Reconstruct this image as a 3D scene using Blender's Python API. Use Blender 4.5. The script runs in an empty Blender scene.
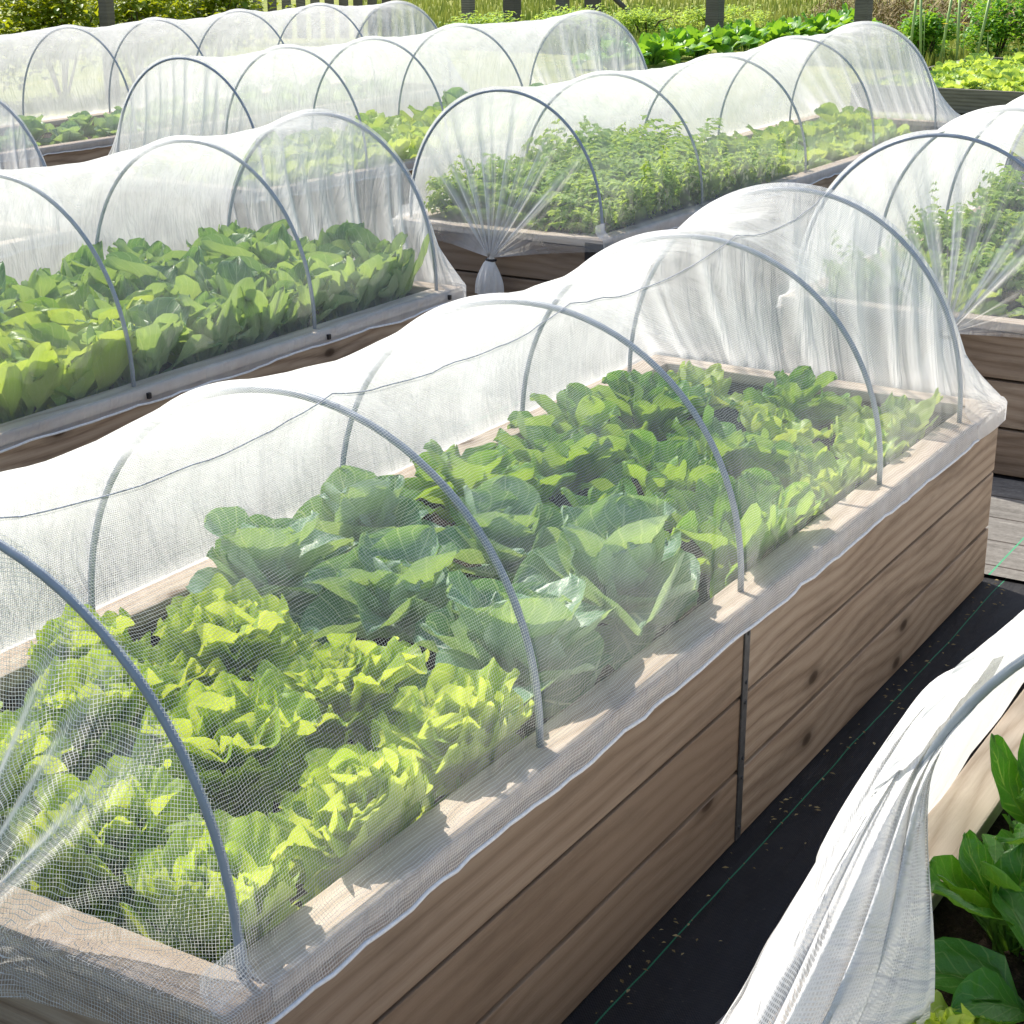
import bpy, bmesh, math, random
import numpy as np
from mathutils import Vector, Matrix, noise as mnoise

sc = bpy.context.scene
COL = sc.collection
R = math.radians
PI = math.pi
random.seed(7)
ORD = ['first', 'second', 'third', 'fourth', 'fifth', 'sixth', 'seventh', 'eighth', 'ninth', 'tenth', 'eleventh', 'twelfth', 'thirteenth', 'fourteenth', 'fifteenth', 'sixteenth', 'seventeenth', 'eighteenth']

# ------------------------------------------------------------------ helpers
class MB:
    """collects vertices, faces, uvs and a per-vertex value, links them as one mesh"""
    def __init__(self):
        self.v = []; self.f = []; self.uv = []; self.a = []
    def add(self, v, f, uv=None, a=None):
        o = len(self.v)
        self.v.extend([tuple(p) for p in v])
        self.f.extend([tuple(i + o for i in q) for q in f])
        self.uv.extend([tuple(p) for p in uv] if uv is not None else [(0, 0)] * len(v))
        if a is None: a = 1.0
        self.a.extend(list(a) if hasattr(a, '__len__') else [a] * len(v))
    def mesh(self, name, mat, smooth=True, attr='tint'):
        me = bpy.data.meshes.new(name)
        me.from_pydata(self.v, [], self.f)
        n = len(me.loops)
        li = np.empty(n, dtype=np.int32); me.loops.foreach_get('vertex_index', li)
        ul = me.uv_layers.new(name='UVMap')
        ul.data.foreach_set('uv', np.asarray(self.uv, dtype=np.float32)[li].ravel())
        at = me.attributes.new(attr, 'FLOAT', 'POINT')
        at.data.foreach_set('value', np.asarray(self.a, dtype=np.float32))
        if smooth: me.polygons.foreach_set('use_smooth', np.ones(len(me.polygons), dtype=bool))
        me.materials.append(mat)
        me.update()
        return me
    def build(self, name, mat, parent=None, smooth=True, attr='tint', loc=None):
        return link(name, self.mesh(name, mat, smooth, attr), parent, loc)

def link(name, me, parent=None, loc=None):
    o = bpy.data.objects.new(name, me); COL.objects.link(o)
    if parent is not None: o.parent = parent
    if loc is not None: o.location = loc
    return o

def tag(o, label, cat, group=None, kind=None):
    o['label'] = label; o['category'] = cat
    if group: o['group'] = group
    if kind: o['kind'] = kind
    return o

def struct(o, label, cat):
    return tag(o, label, cat, kind='structure')

def empty(name, loc):
    o = bpy.data.objects.new(name, None); COL.objects.link(o)
    o.location = loc; o.empty_display_size = .1
    return o

def grid_faces(nu, nv):
    """faces of a grid stored row by row: nu rows of nv points"""
    return [(i * nv + j, i * nv + j + 1, (i + 1) * nv + j + 1, (i + 1) * nv + j) for i in range(nu - 1) for j in range(nv - 1)]

def tube(mb, pts, r, n=10, closed=False, caps=True, val=1.0):
    pts = [Vector(p) for p in pts]; N = len(pts)
    rr = r if hasattr(r, '__len__') else [r] * N
    V = []; UV = []; L = 0; prev = None
    for i, p in enumerate(pts):
        if closed: t = (pts[(i + 1) % N] - pts[i - 1]).normalized()
        else: t = (pts[min(i + 1, N - 1)] - pts[max(i - 1, 0)]).normalized()
        if prev is None:
            u = t.orthogonal().normalized()
        else:
            u = (prev - t * prev.dot(t)).normalized()
        prev = u; w = t.cross(u)
        if i: L += (p - pts[i - 1]).length
        for k in range(n):
            a = 2 * PI * k / n
            V.append(p + (u * math.cos(a) + w * math.sin(a)) * rr[i]); UV.append((L, k / n))
    F = []
    for i in range(N if closed else N - 1):
        for k in range(n):
            a = i * n + k; b = i * n + (k + 1) % n; j = (i + 1) % N
            F.append((a, b, j * n + (k + 1) % n, j * n + k))
    if caps and not closed:
        F.append(tuple(range(n - 1, -1, -1))); F.append(tuple((N - 1) * n + k for k in range(n)))
    mb.add(V, F, UV, val)

def board(mb, x0, x1, y0, y1, z0, z1, bev=.004, seed=0, warp=0.0):
    """a bevelled board; uv runs along its longest horizontal side in metres"""
    rnd = random.Random(seed)
    bm = bmesh.new(); bmesh.ops.create_cube(bm, size=1)
    sx, sy, sz = x1 - x0, y1 - y0, z1 - z0
    for v in bm.verts:
        v.co = Vector(((v.co.x + .5) * sx + x0, (v.co.y + .5) * sy + y0, (v.co.z + .5) * sz + z0))
    alongy = sy > sx
    if bev:
        bmesh.ops.bevel(bm, geom=list(bm.edges), offset=bev, segments=2, affect='EDGES', profile=.6)
    ou, ov = rnd.uniform(0, 40), rnd.uniform(0, 40); t = rnd.random()
    bm.normal_update()
    V = []; F = []; UV = []
    for f in bm.faces:
        o = len(V); nx, ny, nz = (abs(c) for c in f.normal)
        for v in f.verts:
            c = v.co; V.append(tuple(c))
            a = c.y if alongy else c.x
            b = (c.x if alongy else c.y) if nz > .6 else c.z
            if (ny if alongy else nx) > .7: a, b = (c.x if alongy else c.y) * .15, c.z
            UV.append((a + ou, b + ov))
        F.append(tuple(range(o, len(V))))
    bm.free()
    mb.add(V, F, UV, t)

# ------------------------------------------------------------------ node helper
class NT:
    def __init__(self, name):
        self.m = bpy.data.materials.new(name); self.m.use_nodes = True
        self.t = self.m.node_tree; self.t.nodes.clear()
        self.out = self.t.nodes.new('ShaderNodeOutputMaterial')
    def n(self, typ, **kw):
        nd = self.t.nodes.new('ShaderNode' + typ)
        for k, v in kw.items():
            if k.startswith('i_'): nd.inputs[k[2:].replace('_', ' ')].default_value = v
            else: setattr(nd, k, v)
        return nd
    def l(self, a, b): self.t.links.new(a, b)
    def set(self, sock, v):
        if isinstance(v, bpy.types.NodeSocket): self.l(v, sock)
        else: sock.default_value = v
    def math(self, op, a, b=None, c=None, clamp=False):
        nd = self.n('Math', operation=op); nd.use_clamp = clamp
        self.set(nd.inputs[0], a)
        if b is not None: self.set(nd.inputs[1], b)
        if c is not None: self.set(nd.inputs[2], c)
        return nd.outputs[0]
    def mix(self, f, a, b, mode='MIX'):
        nd = self.n('Mix', data_type='RGBA', blend_type=mode)
        self.set(nd.inputs[0], f)
        for s, v in ((nd.inputs[6], a), (nd.inputs[7], b)):
            self.set(s, v if isinstance(v, bpy.types.NodeSocket) else (*v, 1))
        return nd.outputs[2]
    def ramp(self, f, stops):
        nd = self.n('ValToRGB'); e = nd.color_ramp.elements
        while len(e) < len(stops): e.new(.5)
        for k, (p, c) in enumerate(stops):
            e[k].position = p; e[k].color = (c, c, c, 1) if not hasattr(c, '__len__') else (*c, 1)
        self.l(f, nd.inputs[0]); return nd.outputs[0]
    def noise(self, vec, scale, detail=3, rough=.5, dim='3D', dist=0):
        nd = self.n('TexNoise', noise_dimensions=dim)
        nd.inputs['Scale'].default_value = scale; nd.inputs['Detail'].default_value = detail
        nd.inputs['Roughness'].default_value = rough; nd.inputs['Distortion'].default_value = dist
        if vec is not None: self.l(vec, nd.inputs['Vector'])
        return nd.outputs[0]
    def comb(self, x, y, z=0.0):
        nd = self.n('CombineXYZ')
        for s, v in zip(nd.inputs, (x, y, z)): self.set(s, v)
        return nd.outputs[0]
    def sep(self, v):
        nd = self.n('SeparateXYZ'); self.l(v, nd.inputs[0]); return nd.outputs
    def attr(self, name):
        return self.n('Attribute', attribute_name=name).outputs['Fac']
    def bump(self, h, strength, dist=.01):
        nd = self.n('Bump'); nd.inputs['Strength'].default_value = strength; nd.inputs['Distance'].default_value = dist
        self.l(h, nd.inputs['Height']); return nd.outputs[0]
    def principled(self, col, rough=.6, spec=.4, normal=None, metal=0):
        p = self.n('BsdfPrincipled')
        self.set(p.inputs['Base Color'], col if isinstance(col, bpy.types.NodeSocket) else (*col, 1))
        self.set(p.inputs['Roughness'], rough); p.inputs['Specular IOR Level'].default_value = spec
        p.inputs['Metallic'].default_value = metal
        if normal is not None: self.l(normal, p.inputs['Normal'])
        return p
    def done(self, sh):
        self.l(sh, self.out.inputs[0]); return self.m

# ------------------------------------------------------------------ materials
def wood_mat(name, dark, mid, light, grain=1.0):
    t = NT(name); uv = t.n('TexCoord').outputs['UV']; u, v, _ = t.sep(uv)
    # knots: stretched cells
    kv = t.n('TexVoronoi', feature='F1', voronoi_dimensions='2D'); kv.inputs['Scale'].default_value = 1
    t.l(t.comb(t.math('MULTIPLY', u, 1.5), t.math('MULTIPLY', v, 2.9)), kv.inputs['Vector'])
    kd = kv.outputs['Distance']
    knot = t.ramp(kd, [(0, 1), (.035, .85), (.055, .35), (.12, 0)])
    kc = t.sep(kv.outputs['Color'])[0]; gate = t.math('GREATER_THAN', kc, .55)
    knot = t.math('MULTIPLY', knot, gate)
    pull = t.ramp(kd, [(0, 1), (.5, 0)])
    warp = t.noise(t.comb(t.math('MULTIPLY', u, .6), t.math('MULTIPLY', v, 4)), 1, 3, .5)
    ring = t.math('ADD', t.math('MULTIPLY', v, 150), t.math('ADD', t.math('MULTIPLY', warp, 8), t.math('MULTIPLY', pull, 7)))
    wave = t.math('POWER', t.math('MULTIPLY_ADD', t.math('SINE', ring), .5, .5), .6)
    fine = t.noise(t.comb(t.math('MULTIPLY', u, 3), t.math('MULTIPLY', v, 170)), 1, 4, .65)
    blot = t.noise(t.comb(t.math('MULTIPLY', u, 1.3), t.math('MULTIPLY', v, 4)), 1, 4, .6)
    g = t.math('ADD', t.math('MULTIPLY', wave, .27 * grain), t.math('ADD', t.math('MULTIPLY', fine, .45), t.math('MULTIPLY', blot, .58)))
    col = t.ramp(g, [(.3, dark), (.55, mid), (.85, light)])
    tint = t.attr('tint')
    col = t.mix(t.math('MULTIPLY', tint, .8), col, (mid[0] * .62, mid[1] * .58, mid[2] * .55))
    stain = t.noise(t.comb(t.math('MULTIPLY', u, 1.6), t.math('MULTIPLY', v, 9)), 1.2, 6, .7)
    col = t.mix(t.ramp(stain, [(.5, 0), (.72, .6)]), col, dark)
    col = t.mix(knot, col, (dark[0] * .45, dark[1] * .4, dark[2] * .35))
    h = t.math('ADD', t.math('MULTIPLY', fine, .7), t.math('MULTIPLY', wave, .4))
    return t.done(t.principled(col, .78, .25, t.bump(h, .5, .003)).outputs[0])

M = {}
M['board'] = wood_mat('weathered_board_wood', (.115, .078, .052), (.295, .215, .15), (.44, .345, .255))
M['rail'] = wood_mat('pale_rail_wood', (.30, .225, .165), (.52, .43, .34), (.68, .59, .49))
M['fence'] = wood_mat('grey_fence_wood', (.07, .06, .05), (.17, .15, .13), (.28, .25, .22))

def net_mat(name, cover, cell=None, thread=.2, white=.85, transl=.43, thick=False):
    t = NT(name); tc = t.n('TexCoord'); uv = tc.outputs['UV']
    cosv = t.math('MAXIMUM', t.math('SUBTRACT', 1, t.n('LayerWeight', i_Blend=.5).outputs['Facing']), .13)
    dens = t.math('MAXIMUM', t.attr('dens'), .05)
    u, v, _ = t.sep(uv)
    wob = t.noise(t.comb(t.math('MULTIPLY', u, 6), t.math('MULTIPLY', v, 6)), 1, 3, .55)
    d2 = t.math('MULTIPLY', dens, t.math('MULTIPLY_ADD', wob, .9, .55))
    keep = t.math('POWER', 1 - cover, t.math('DIVIDE', d2, cosv))
    ceff = t.math('SUBTRACT', 1, keep)
    if cell:
        nz = t.noise(t.comb(t.math('MULTIPLY', u, 9), t.math('MULTIPLY', v, 9)), 1, 2, .5)
        off = t.math('MULTIPLY', nz, .02)
        def th(c):
            f = t.math('FRACT', t.math('DIVIDE', t.math('ADD', c, off), cell))
            return t.math('LESS_THAN', f, wd)
        wd = t.math('MINIMUM', t.math('MULTIPLY', t.math('POWER', dens, .5), thread), .6)
        grid = t.math('MAXIMUM', th(u), th(v))
        om = t.math('SUBTRACT', 1, wd); om2 = t.math('MULTIPLY', om, om)
        extra = t.math('SUBTRACT', 1, t.math('DIVIDE', keep, om2), clamp=True)
        fac = t.math('ADD', grid, t.math('MULTIPLY', t.math('SUBTRACT', 1, grid), extra), clamp=True)
        endp = t.math('MULTIPLY', t.math('GREATER_THAN', v, 0), t.math('LESS_THAN', v, 2))
        fm = t.n('Mix', data_type='FLOAT'); t.l(endp, fm.inputs[0]); t.l(fac, fm.inputs[2]); t.l(ceff, fm.inputs[3])
        if not thick: fac = fm.outputs[0]
    else:
        fac = ceff
    st = t.noise(t.comb(t.math('MULTIPLY', t.math('ADD', u, t.math('MULTIPLY', v, .35)), 3.2), t.math('MULTIPLY', t.math('SUBTRACT', v, t.math('MULTIPLY', u, .3)), 15)), 1, 4, .6, dist=.7)
    nb = t.bump(st, .8, .045)
    d = t.n('BsdfDiffuse'); d.inputs[0].default_value = (white, white, white * .985, 1); t.l(nb, d.inputs['Normal'])
    tr = t.n('BsdfTranslucent'); tr.inputs[0].default_value = (white, white, white * .98, 1); t.l(nb, tr.inputs['Normal'])
    mx = t.n('MixShader'); mx.inputs[0].default_value = transl; t.l(d.outputs[0], mx.inputs[1]); t.l(tr.outputs[0], mx.inputs[2])
    tp = t.n('BsdfTransparent')
    m2 = t.n('MixShader'); t.l(fac, m2.inputs[0]); t.l(tp.outputs[0], m2.inputs[1]); t.l(mx.outputs[0], m2.inputs[2])
    return t.done(m2.outputs[0])

M['net_grid'] = net_mat('white_mesh_netting', .32, .0056, .165)
M['net_fine'] = net_mat('fine_white_netting', .34)
M['net_thin'] = net_mat('thin_white_netting', .30)
M['net_thick'] = net_mat('doubled_white_netting', .6, .0034, .30, .80, thick=True)

def leaf_mat(name, lo, hi, vein, transl=.4, rough=.42, spec=.35, base_pale=0.0, tcol=None, veins=1.0, bump=.4, under_=.45):
    t = NT(name); uv = t.n('TexCoord').outputs['UV']; u, v, _ = t.sep(uv)
    tint = t.attr('tint'); obj = t.n('ObjectInfo').outputs['Random']
    pos = t.n('TexCoord').outputs['Object']
    nz = t.noise(pos, 22, 4, .6)
    f = t.math('ADD', t.math('MULTIPLY', tint, .62), t.math('ADD', t.math('MULTIPLY', nz, .5), t.math('MULTIPLY_ADD', obj, .3, -.2)), clamp=True)
    col = t.mix(f, lo, hi)
    ax = t.math('ABSOLUTE', t.math('SUBTRACT', u, .5))           # 0 at the midrib, .5 at the edge
    rib = t.math('SUBTRACT', 1, t.math('DIVIDE', ax, t.math('MULTIPLY_ADD', v, -.03, .045)), clamp=True)
    sv = t.math('FRACT', t.math('MULTIPLY', t.math('SUBTRACT', v, t.math('MULTIPLY', ax, .75)), 7))
    side = t.math('MULTIPLY', t.math('LESS_THAN', t.math('ABSOLUTE', t.math('SUBTRACT', sv, .5)), .055), .5)
    vn = t.math('MULTIPLY', t.math('MAXIMUM', rib, side), veins, clamp=True)
    col = t.mix(vn, col, vein)
    if base_pale:
        col = t.mix(t.ramp(v, [(0, base_pale), (.55, 0)]), col, vein)
    under = t.math('MULTIPLY', t.math('SUBTRACT', 1, t.n('NewGeometry').outputs['Backfacing']), under_)
    col = t.mix(under, col, tuple(.45 * a + .55 * b for a, b in zip(hi, vein)))
    spot = t.noise(pos, 9, 4, .7); col = t.mix(t.ramp(spot, [(.68, 0), (.74, .35)]), col, (.42, .40, .10))
    puck = t.noise(pos, 60, 3, .6)
    h = t.math('SUBTRACT', puck, t.math('MULTIPLY', vn, .8))
    nb = t.bump(h, bump, .006)
    p = t.principled(col, rough, spec, nb)
    tr = t.n('BsdfTranslucent'); t.l(nb, tr.inputs['Normal'])
    tc = t.mix(1.0, col, tcol or (1.35, 1.2, .45), 'MULTIPLY')
    t.l(tc, tr.inputs[0])
    mx = t.n('MixShader'); mx.inputs[0].default_value = transl
    t.l(p.outputs[0], mx.inputs[1]); t.l(tr.outputs[0], mx.inputs[2])
    return t.done(mx.outputs[0])

M['lettuce'] = leaf_mat('frilly_lettuce_leaf', (.27, .47, .05), (.58, .72, .15), (.74, .80, .38), .5, .45, .3, .75, (1.28, 1.15, .5), .8)
M['cabbage'] = leaf_mat('waxy_cabbage_leaf', (.10, .25, .15), (.37, .52, .36), (.70, .79, .65), .34, .38, .4, .5, (1.3, 1.35, .35), .9)
M['kale'] = leaf_mat('broad_green_leaf', (.08, .25, .05), (.28, .50, .09), (.52, .64, .32), .44, .42, .35, .35, (1.5, 1.35, .3), .6)
M['limegreens'] = leaf_mat('light_green_leaf', (.22, .42, .07), (.50, .64, .17), (.66, .74, .38), .44, .42, .35, .4, (1.3, 1.2, .45), .5)
M['spinachbed'] = leaf_mat('grey_green_spinach_leaf', (.10, .23, .09), (.34, .49, .20), (.60, .69, .46), .42, .36, .45, .3, (1.25, 1.25, .45), .5)
M['spinachlime'] = leaf_mat('yellow_green_spinach_leaf', (.19, .37, .06), (.45, .57, .12), (.62, .70, .34), .46, .36, .45, .3, (1.2, 1.15, .4), .5)
M['spinach'] = leaf_mat('glossy_spinach_leaf', (.045, .17, .02), (.10, .29, .04), (.3, .46, .14), .36, .3, .5, .25, (1.4, 1.4, .4), .75, .55)
M['feather'] = leaf_mat('feathery_green_leaf', (.24, .42, .09), (.48, .62, .18), (.42, .55, .22), .48, .5, .3, 0, (1.3, 1.2, .5), .2, .1)
M['shrubleaf'] = leaf_mat('shrub_leaf', (.07, .18, .02), (.38, .46, .05), (.3, .4, .08), .5, .42, .4, 0, (1.6, 1.3, .3), .1, .1)
M['chard'] = leaf_mat('chard_leaf', (.07, .25, .03), (.22, .46, .06), (.4, .55, .2), .42, .4, .45, .2, (1.4, 1.3, .3), .5)

def simple(name, col, rough=.6, spec=.4, metal=0, nscale=0, namt=.3, bump=0):
    t = NT(name); c = col
    nb = None
    if nscale:
        nz = t.noise(t.n('TexCoord').outputs['Object'], nscale, 5, .6)
        c = t.mix(t.ramp(nz, [(.3, 0), (.7, 1)]), tuple(x * (1 - namt) for x in col), tuple(min(1, x * (1 + namt)) for x in col))
        if bump: nb = t.bump(nz, bump, .01)
    return t.done(t.principled(c, rough, spec, nb, metal).outputs[0])

M['pipe'] = simple('slate_grey_pipe', (.25, .29, .345), .38, .5, 0, 30, .12)
M['palepipe'] = simple('pale_grey_pipe', (.45, .47, .48), .35, .5, 0, 30, .08)
M['steel'] = simple('dark_steel', (.10, .10, .10), .45, .5, .5, 60, .3)
M['black'] = simple('black_plastic', (.018, .018, .02), .45, .4)
M['hem'] = simple('white_hem_cord', (.74, .74, .73), .8, .2, 0, 120, .12)
M['seam'] = simple('grey_stitched_cord', (.42, .43, .45), .8, .2, 0, 200, .5)
M['stem'] = simple('pale_green_stem', (.30, .42, .14), .5, .4, 0, 20, .2)
M['bark'] = simple('dark_bark', (.09, .07, .05), .85, .2, 0, 20, .4, .4)
M['petal'] = simple('yellow_petal', (.75, .52, .03), .6, .3)

def soil_mat():
    t = NT('dark_soil'); pos = t.n('TexCoord').outputs['Object']
    a = t.noise(pos, 26, 6, .7); b = t.noise(pos, 130, 4, .7)
    f = t.math('ADD', t.math('MULTIPLY', a, .55), t.math('MULTIPLY', b, .5))
    col = t.ramp(f, [(.35, (.018, .012, .009)), (.55, (.055, .038, .027)), (.72, (.14, .10, .07))])
    return t.done(t.principled(col, .9, .2, t.bump(f, 1, .02)).outputs[0])
M['soil'] = soil_mat()

def fabric_mat():
    t = NT('black_woven_ground_fabric'); pos = t.n('TexCoord').outputs['Object']; x, y, _ = t.sep(pos)
    wx = t.math('SINE', t.math('MULTIPLY', x, 900)); wy = t.math('SINE', t.math('MULTIPLY', y, 900))
    w = t.math('MULTIPLY_ADD', t.math('MULTIPLY', wx, wy), .5, .5)
    dust = t.noise(pos, 2.2, 6, .7); speck = t.noise(pos, 70, 3, .6)
    col = t.mix(t.ramp(dust, [(.45, 0), (.8, .6)]), (.009, .009, .011), (.035, .032, .03))
    col = t.mix(t.ramp(speck, [(.66, 0), (.78, .7)]), col, (.11, .09, .07))
    wig = t.math('MULTIPLY_ADD', t.noise(t.comb(0.0, t.math('MULTIPLY', y, 2.5), 0.0), 1, 2, .5), .02, -.01)
    s = t.math('ABSOLUTE', t.math('SUBTRACT', t.math('FRACT', t.math('ADD', t.math('DIVIDE', t.math('ADD', x, wig), .48), .396)), .5))
    line = t.math('LESS_THAN', s, .0038)
    col = t.mix(line, col, (.02, .17, .09))
    wr = t.noise(t.comb(t.math('MULTIPLY', x, 3), t.math('MULTIPLY', y, .8)), 2, 4, .6)
    h = t.math('ADD', t.math('MULTIPLY', w, .1), t.math('MULTIPLY', wr, 3))
    return t.done(t.principled(col, .62, .35, t.bump(h, .35, .02)).outputs[0])
M['fabric'] = fabric_mat()

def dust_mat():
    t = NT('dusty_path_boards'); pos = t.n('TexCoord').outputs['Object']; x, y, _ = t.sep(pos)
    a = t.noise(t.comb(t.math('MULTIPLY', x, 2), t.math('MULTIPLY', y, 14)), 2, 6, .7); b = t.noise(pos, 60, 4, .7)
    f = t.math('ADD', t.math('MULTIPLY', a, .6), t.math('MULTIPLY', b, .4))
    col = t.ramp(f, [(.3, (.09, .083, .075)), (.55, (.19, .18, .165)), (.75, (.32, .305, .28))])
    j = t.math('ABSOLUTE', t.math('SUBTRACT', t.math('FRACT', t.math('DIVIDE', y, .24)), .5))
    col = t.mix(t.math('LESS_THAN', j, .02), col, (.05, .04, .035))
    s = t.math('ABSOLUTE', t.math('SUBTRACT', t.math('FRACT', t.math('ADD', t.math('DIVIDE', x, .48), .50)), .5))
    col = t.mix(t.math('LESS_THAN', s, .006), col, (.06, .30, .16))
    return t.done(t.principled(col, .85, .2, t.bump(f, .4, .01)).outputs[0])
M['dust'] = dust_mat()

def ground_mat():
    t = NT('dry_grassy_ground'); pos = t.n('TexCoord').outputs['Object']; x, y, _ = t.sep(pos)
    a = t.noise(pos, .35, 5, .6); b = t.noise(pos, 5, 6, .7); c = t.noise(t.comb(x, t.math('MULTIPLY', y, .12)), 1.6, 4, .6)
    f = t.math('ADD', t.math('MULTIPLY', b, .5), t.math('ADD', t.math('MULTIPLY', a, .3), t.math('MULTIPLY', c, .3)))
    col = t.ramp(f, [(.38, (.075, .11, .02)), (.52, (.20, .24, .045)), (.62, (.33, .33, .09)), (.75, (.36, .29, .14))])
    return t.done(t.principled(col, .9, .15, t.bump(b, .8, .05)).outputs[0])
M['ground'] = ground_mat()

def straw_mat():
    t = NT('dry_straw'); tint = t.attr('tint')
    col = t.mix(tint, (.15, .11, .05), (.40, .32, .16))
    p = t.principled(col, .8, .2)
    return t.done(p.outputs[0])
M['straw'] = straw_mat()
def blade_mat():
    t = NT('grass_blade'); tint = t.attr('tint')
    col = t.mix(tint, (.09, .16, .02), (.34, .36, .07))
    p = t.principled(col, .6, .3); tr = t.n('BsdfTranslucent'); t.l(col, tr.inputs[0])
    mx = t.n('MixShader'); mx.inputs[0].default_value = .35; t.l(p.outputs[0], mx.inputs[1]); t.l(tr.outputs[0], mx.inputs[2])
    return t.done(mx.outputs[0])
M['blade'] = blade_mat()

# ------------------------------------------------------------------ ground
def sheet(name, x0, x1, y0, y1, z, mat, nx=2, ny=2, amp=0):
    mb = MB(); V = []
    for i in range(nx):
        for j in range(ny):
            x = x0 + (x1 - x0) * i / (nx - 1); y = y0 + (y1 - y0) * j / (ny - 1)
            zz = z + (amp * mnoise.noise(Vector((x * 2.3, y * 1.1, 3))) if amp else 0)
            V.append((x, y, zz))
    mb.add(V, [q[::-1] for q in grid_faces(nx, ny)], None, 0.5)
    return mb.build(name, mat)
struct(sheet('ground', -260, 200, -60, 400, -.02, M['ground']), 'dry yellow green grass field around the garden', 'ground')
struct(sheet('path', -9.4, 4.2, -7, 10.5, 0, M['fabric'], 90, 120, .006), 'black woven ground fabric with thin green lines between the beds', 'path')
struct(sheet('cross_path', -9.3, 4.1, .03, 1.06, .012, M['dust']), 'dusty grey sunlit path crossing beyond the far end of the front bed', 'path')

# ------------------------------------------------------------------ raised beds
ZR = .60
def bed(x0, x1, y0, y1, desc, zr=ZR, soil_z=None, seed=0, soil_desc=None, strap_y=None, bracket=False, nplank=3):
    root = empty('raised_bed', ((x0 + x1) / 2, (y0 + y1) / 2, 0))
    tag(root, desc, 'raised bed', 'timber raised beds in rows')
    ox, oy = root.location.x, root.location.y
    X0, X1, Y0, Y1 = x0 - ox, x1 - ox, y0 - oy, y1 - oy
    th, cw, ct = .038, .092, .036
    zt = zr - ct; ph = zt / nplank
    for side, (a, b) in enumerate(((X0 + .006, X0 + .006 + th), (X1 - .006 - th, X1 - .006))):
        mb = MB()
        for k in range(nplank):
            dx = random.Random(seed * 31 + k + side * 7).uniform(-.002, .002)
            cuts = [Y0 + .006, Y1 - .006] if strap_y is None else [Y0 + .006, strap_y - oy, Y1 - .006]
            for c in range(len(cuts) - 1):
                board(mb, a + dx, b + dx, cuts[c] + .001, cuts[c + 1] - .001, k * ph + .005, (k + 1) * ph - .005, .004, seed * 100 + side * 10 + k + 50 * c)
        # dark batten behind the gaps
        mb.build('side_panel', M['board'], root, False)
    for e, (a, b) in enumerate(((Y0 + .006, Y0 + .006 + th), (Y1 - .006 - th, Y1 - .006))):
        mb = MB()
        for k in range(nplank):
            board(mb, X0 + th + .008, X1 - th - .008, a, b, k * ph + .005, (k + 1) * ph - .005, .004, seed * 100 + 60 + e * 10 + k)
        mb.build('end_panel', M['board'], root, False)
    for k, (a, b) in enumerate(((X0, X0 + cw), (X1 - cw, X1))):
        mb = MB(); board(mb, a, b, Y0 + cw + .001, Y1 - cw - .001, zt + .001, zr, .005, seed * 100 + 80 + k); mb.build('top_rail', M['rail'], root, False)
    for k, (a, b) in enumerate(((Y0, Y0 + cw), (Y1 - cw, Y1))):
        mb = MB(); board(mb, X0, X1, a, b, zt + .001, zr, .005, seed * 100 + 84 + k); mb.build('top_rail', M['rail'], root, False)
    for cx, cy in ((X0 + .07, Y0 + .07), (X1 - .07, Y0 + .07), (X0 + .07, Y1 - .07), (X1 - .07, Y1 - .07)):
        mb = MB(); board(mb, cx - .024, cx + .024, cy - .024, cy + .024, .0, zt - .002, .003, seed + 5); mb.build('corner_post', M['board'], root, False)
    if strap_y is not None:
        mb = MB(); board(mb, X1 - .006, X1 - .001, strap_y - oy - .014, strap_y - oy + .014, .01, zt - .004, .0015, 3)
        sp = mb.build('joint_strap', M['steel'], root, False)
        for z in (.04, .17, .22, .36, .41, .53):
            mb = MB(); tube(mb, [(X1 - .0012, strap_y - oy, z), (X1 + .003, strap_y - oy, z)], .0045, 8); mb.build('bolt', M['steel'], sp, False)
    if bracket:
        mb = MB(); board(mb, X1 - .10, X1 + .003, Y0 - .003, Y0 + .001, zr - .11, zr - .015, .0015, 3)
        board(mb, X1 - .001, X1 + .004, Y0 - .001, Y0 + .10, zr - .11, zr - .015, .0015, 4); mb.build('corner_bracket', M['black'], root, False)
    sz = soil_z if soil_z is not None else zr - .085
    nx, ny = int((x1 - x0) / .03), int(min((y1 - y0) / .03, 170))
    V = []
    for i in range(nx + 1):
        for j in range(ny + 1):
            x = x0 + .046 + (x1 - x0 - .092) * i / nx; y = y0 + .046 + (y1 - y0 - .092) * j / ny
            z = sz + .02 * mnoise.noise(Vector((x * 5, y * 5, seed))) + .016 * mnoise.noise(Vector((x * 17, y * 17, seed))) + .010 * mnoise.noise(Vector((x * 41, y * 41, seed)))
            V.append((x, y, z))
    mb = MB(); mb.add(V, [q[::-1] for q in grid_faces(nx + 1, ny + 1)])
    o = mb.build('soil', M['soil'])
    tag(o, soil_desc or ('dark crumbly soil filling the ' + desc), 'soil', kind='stuff')
    return root

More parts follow.
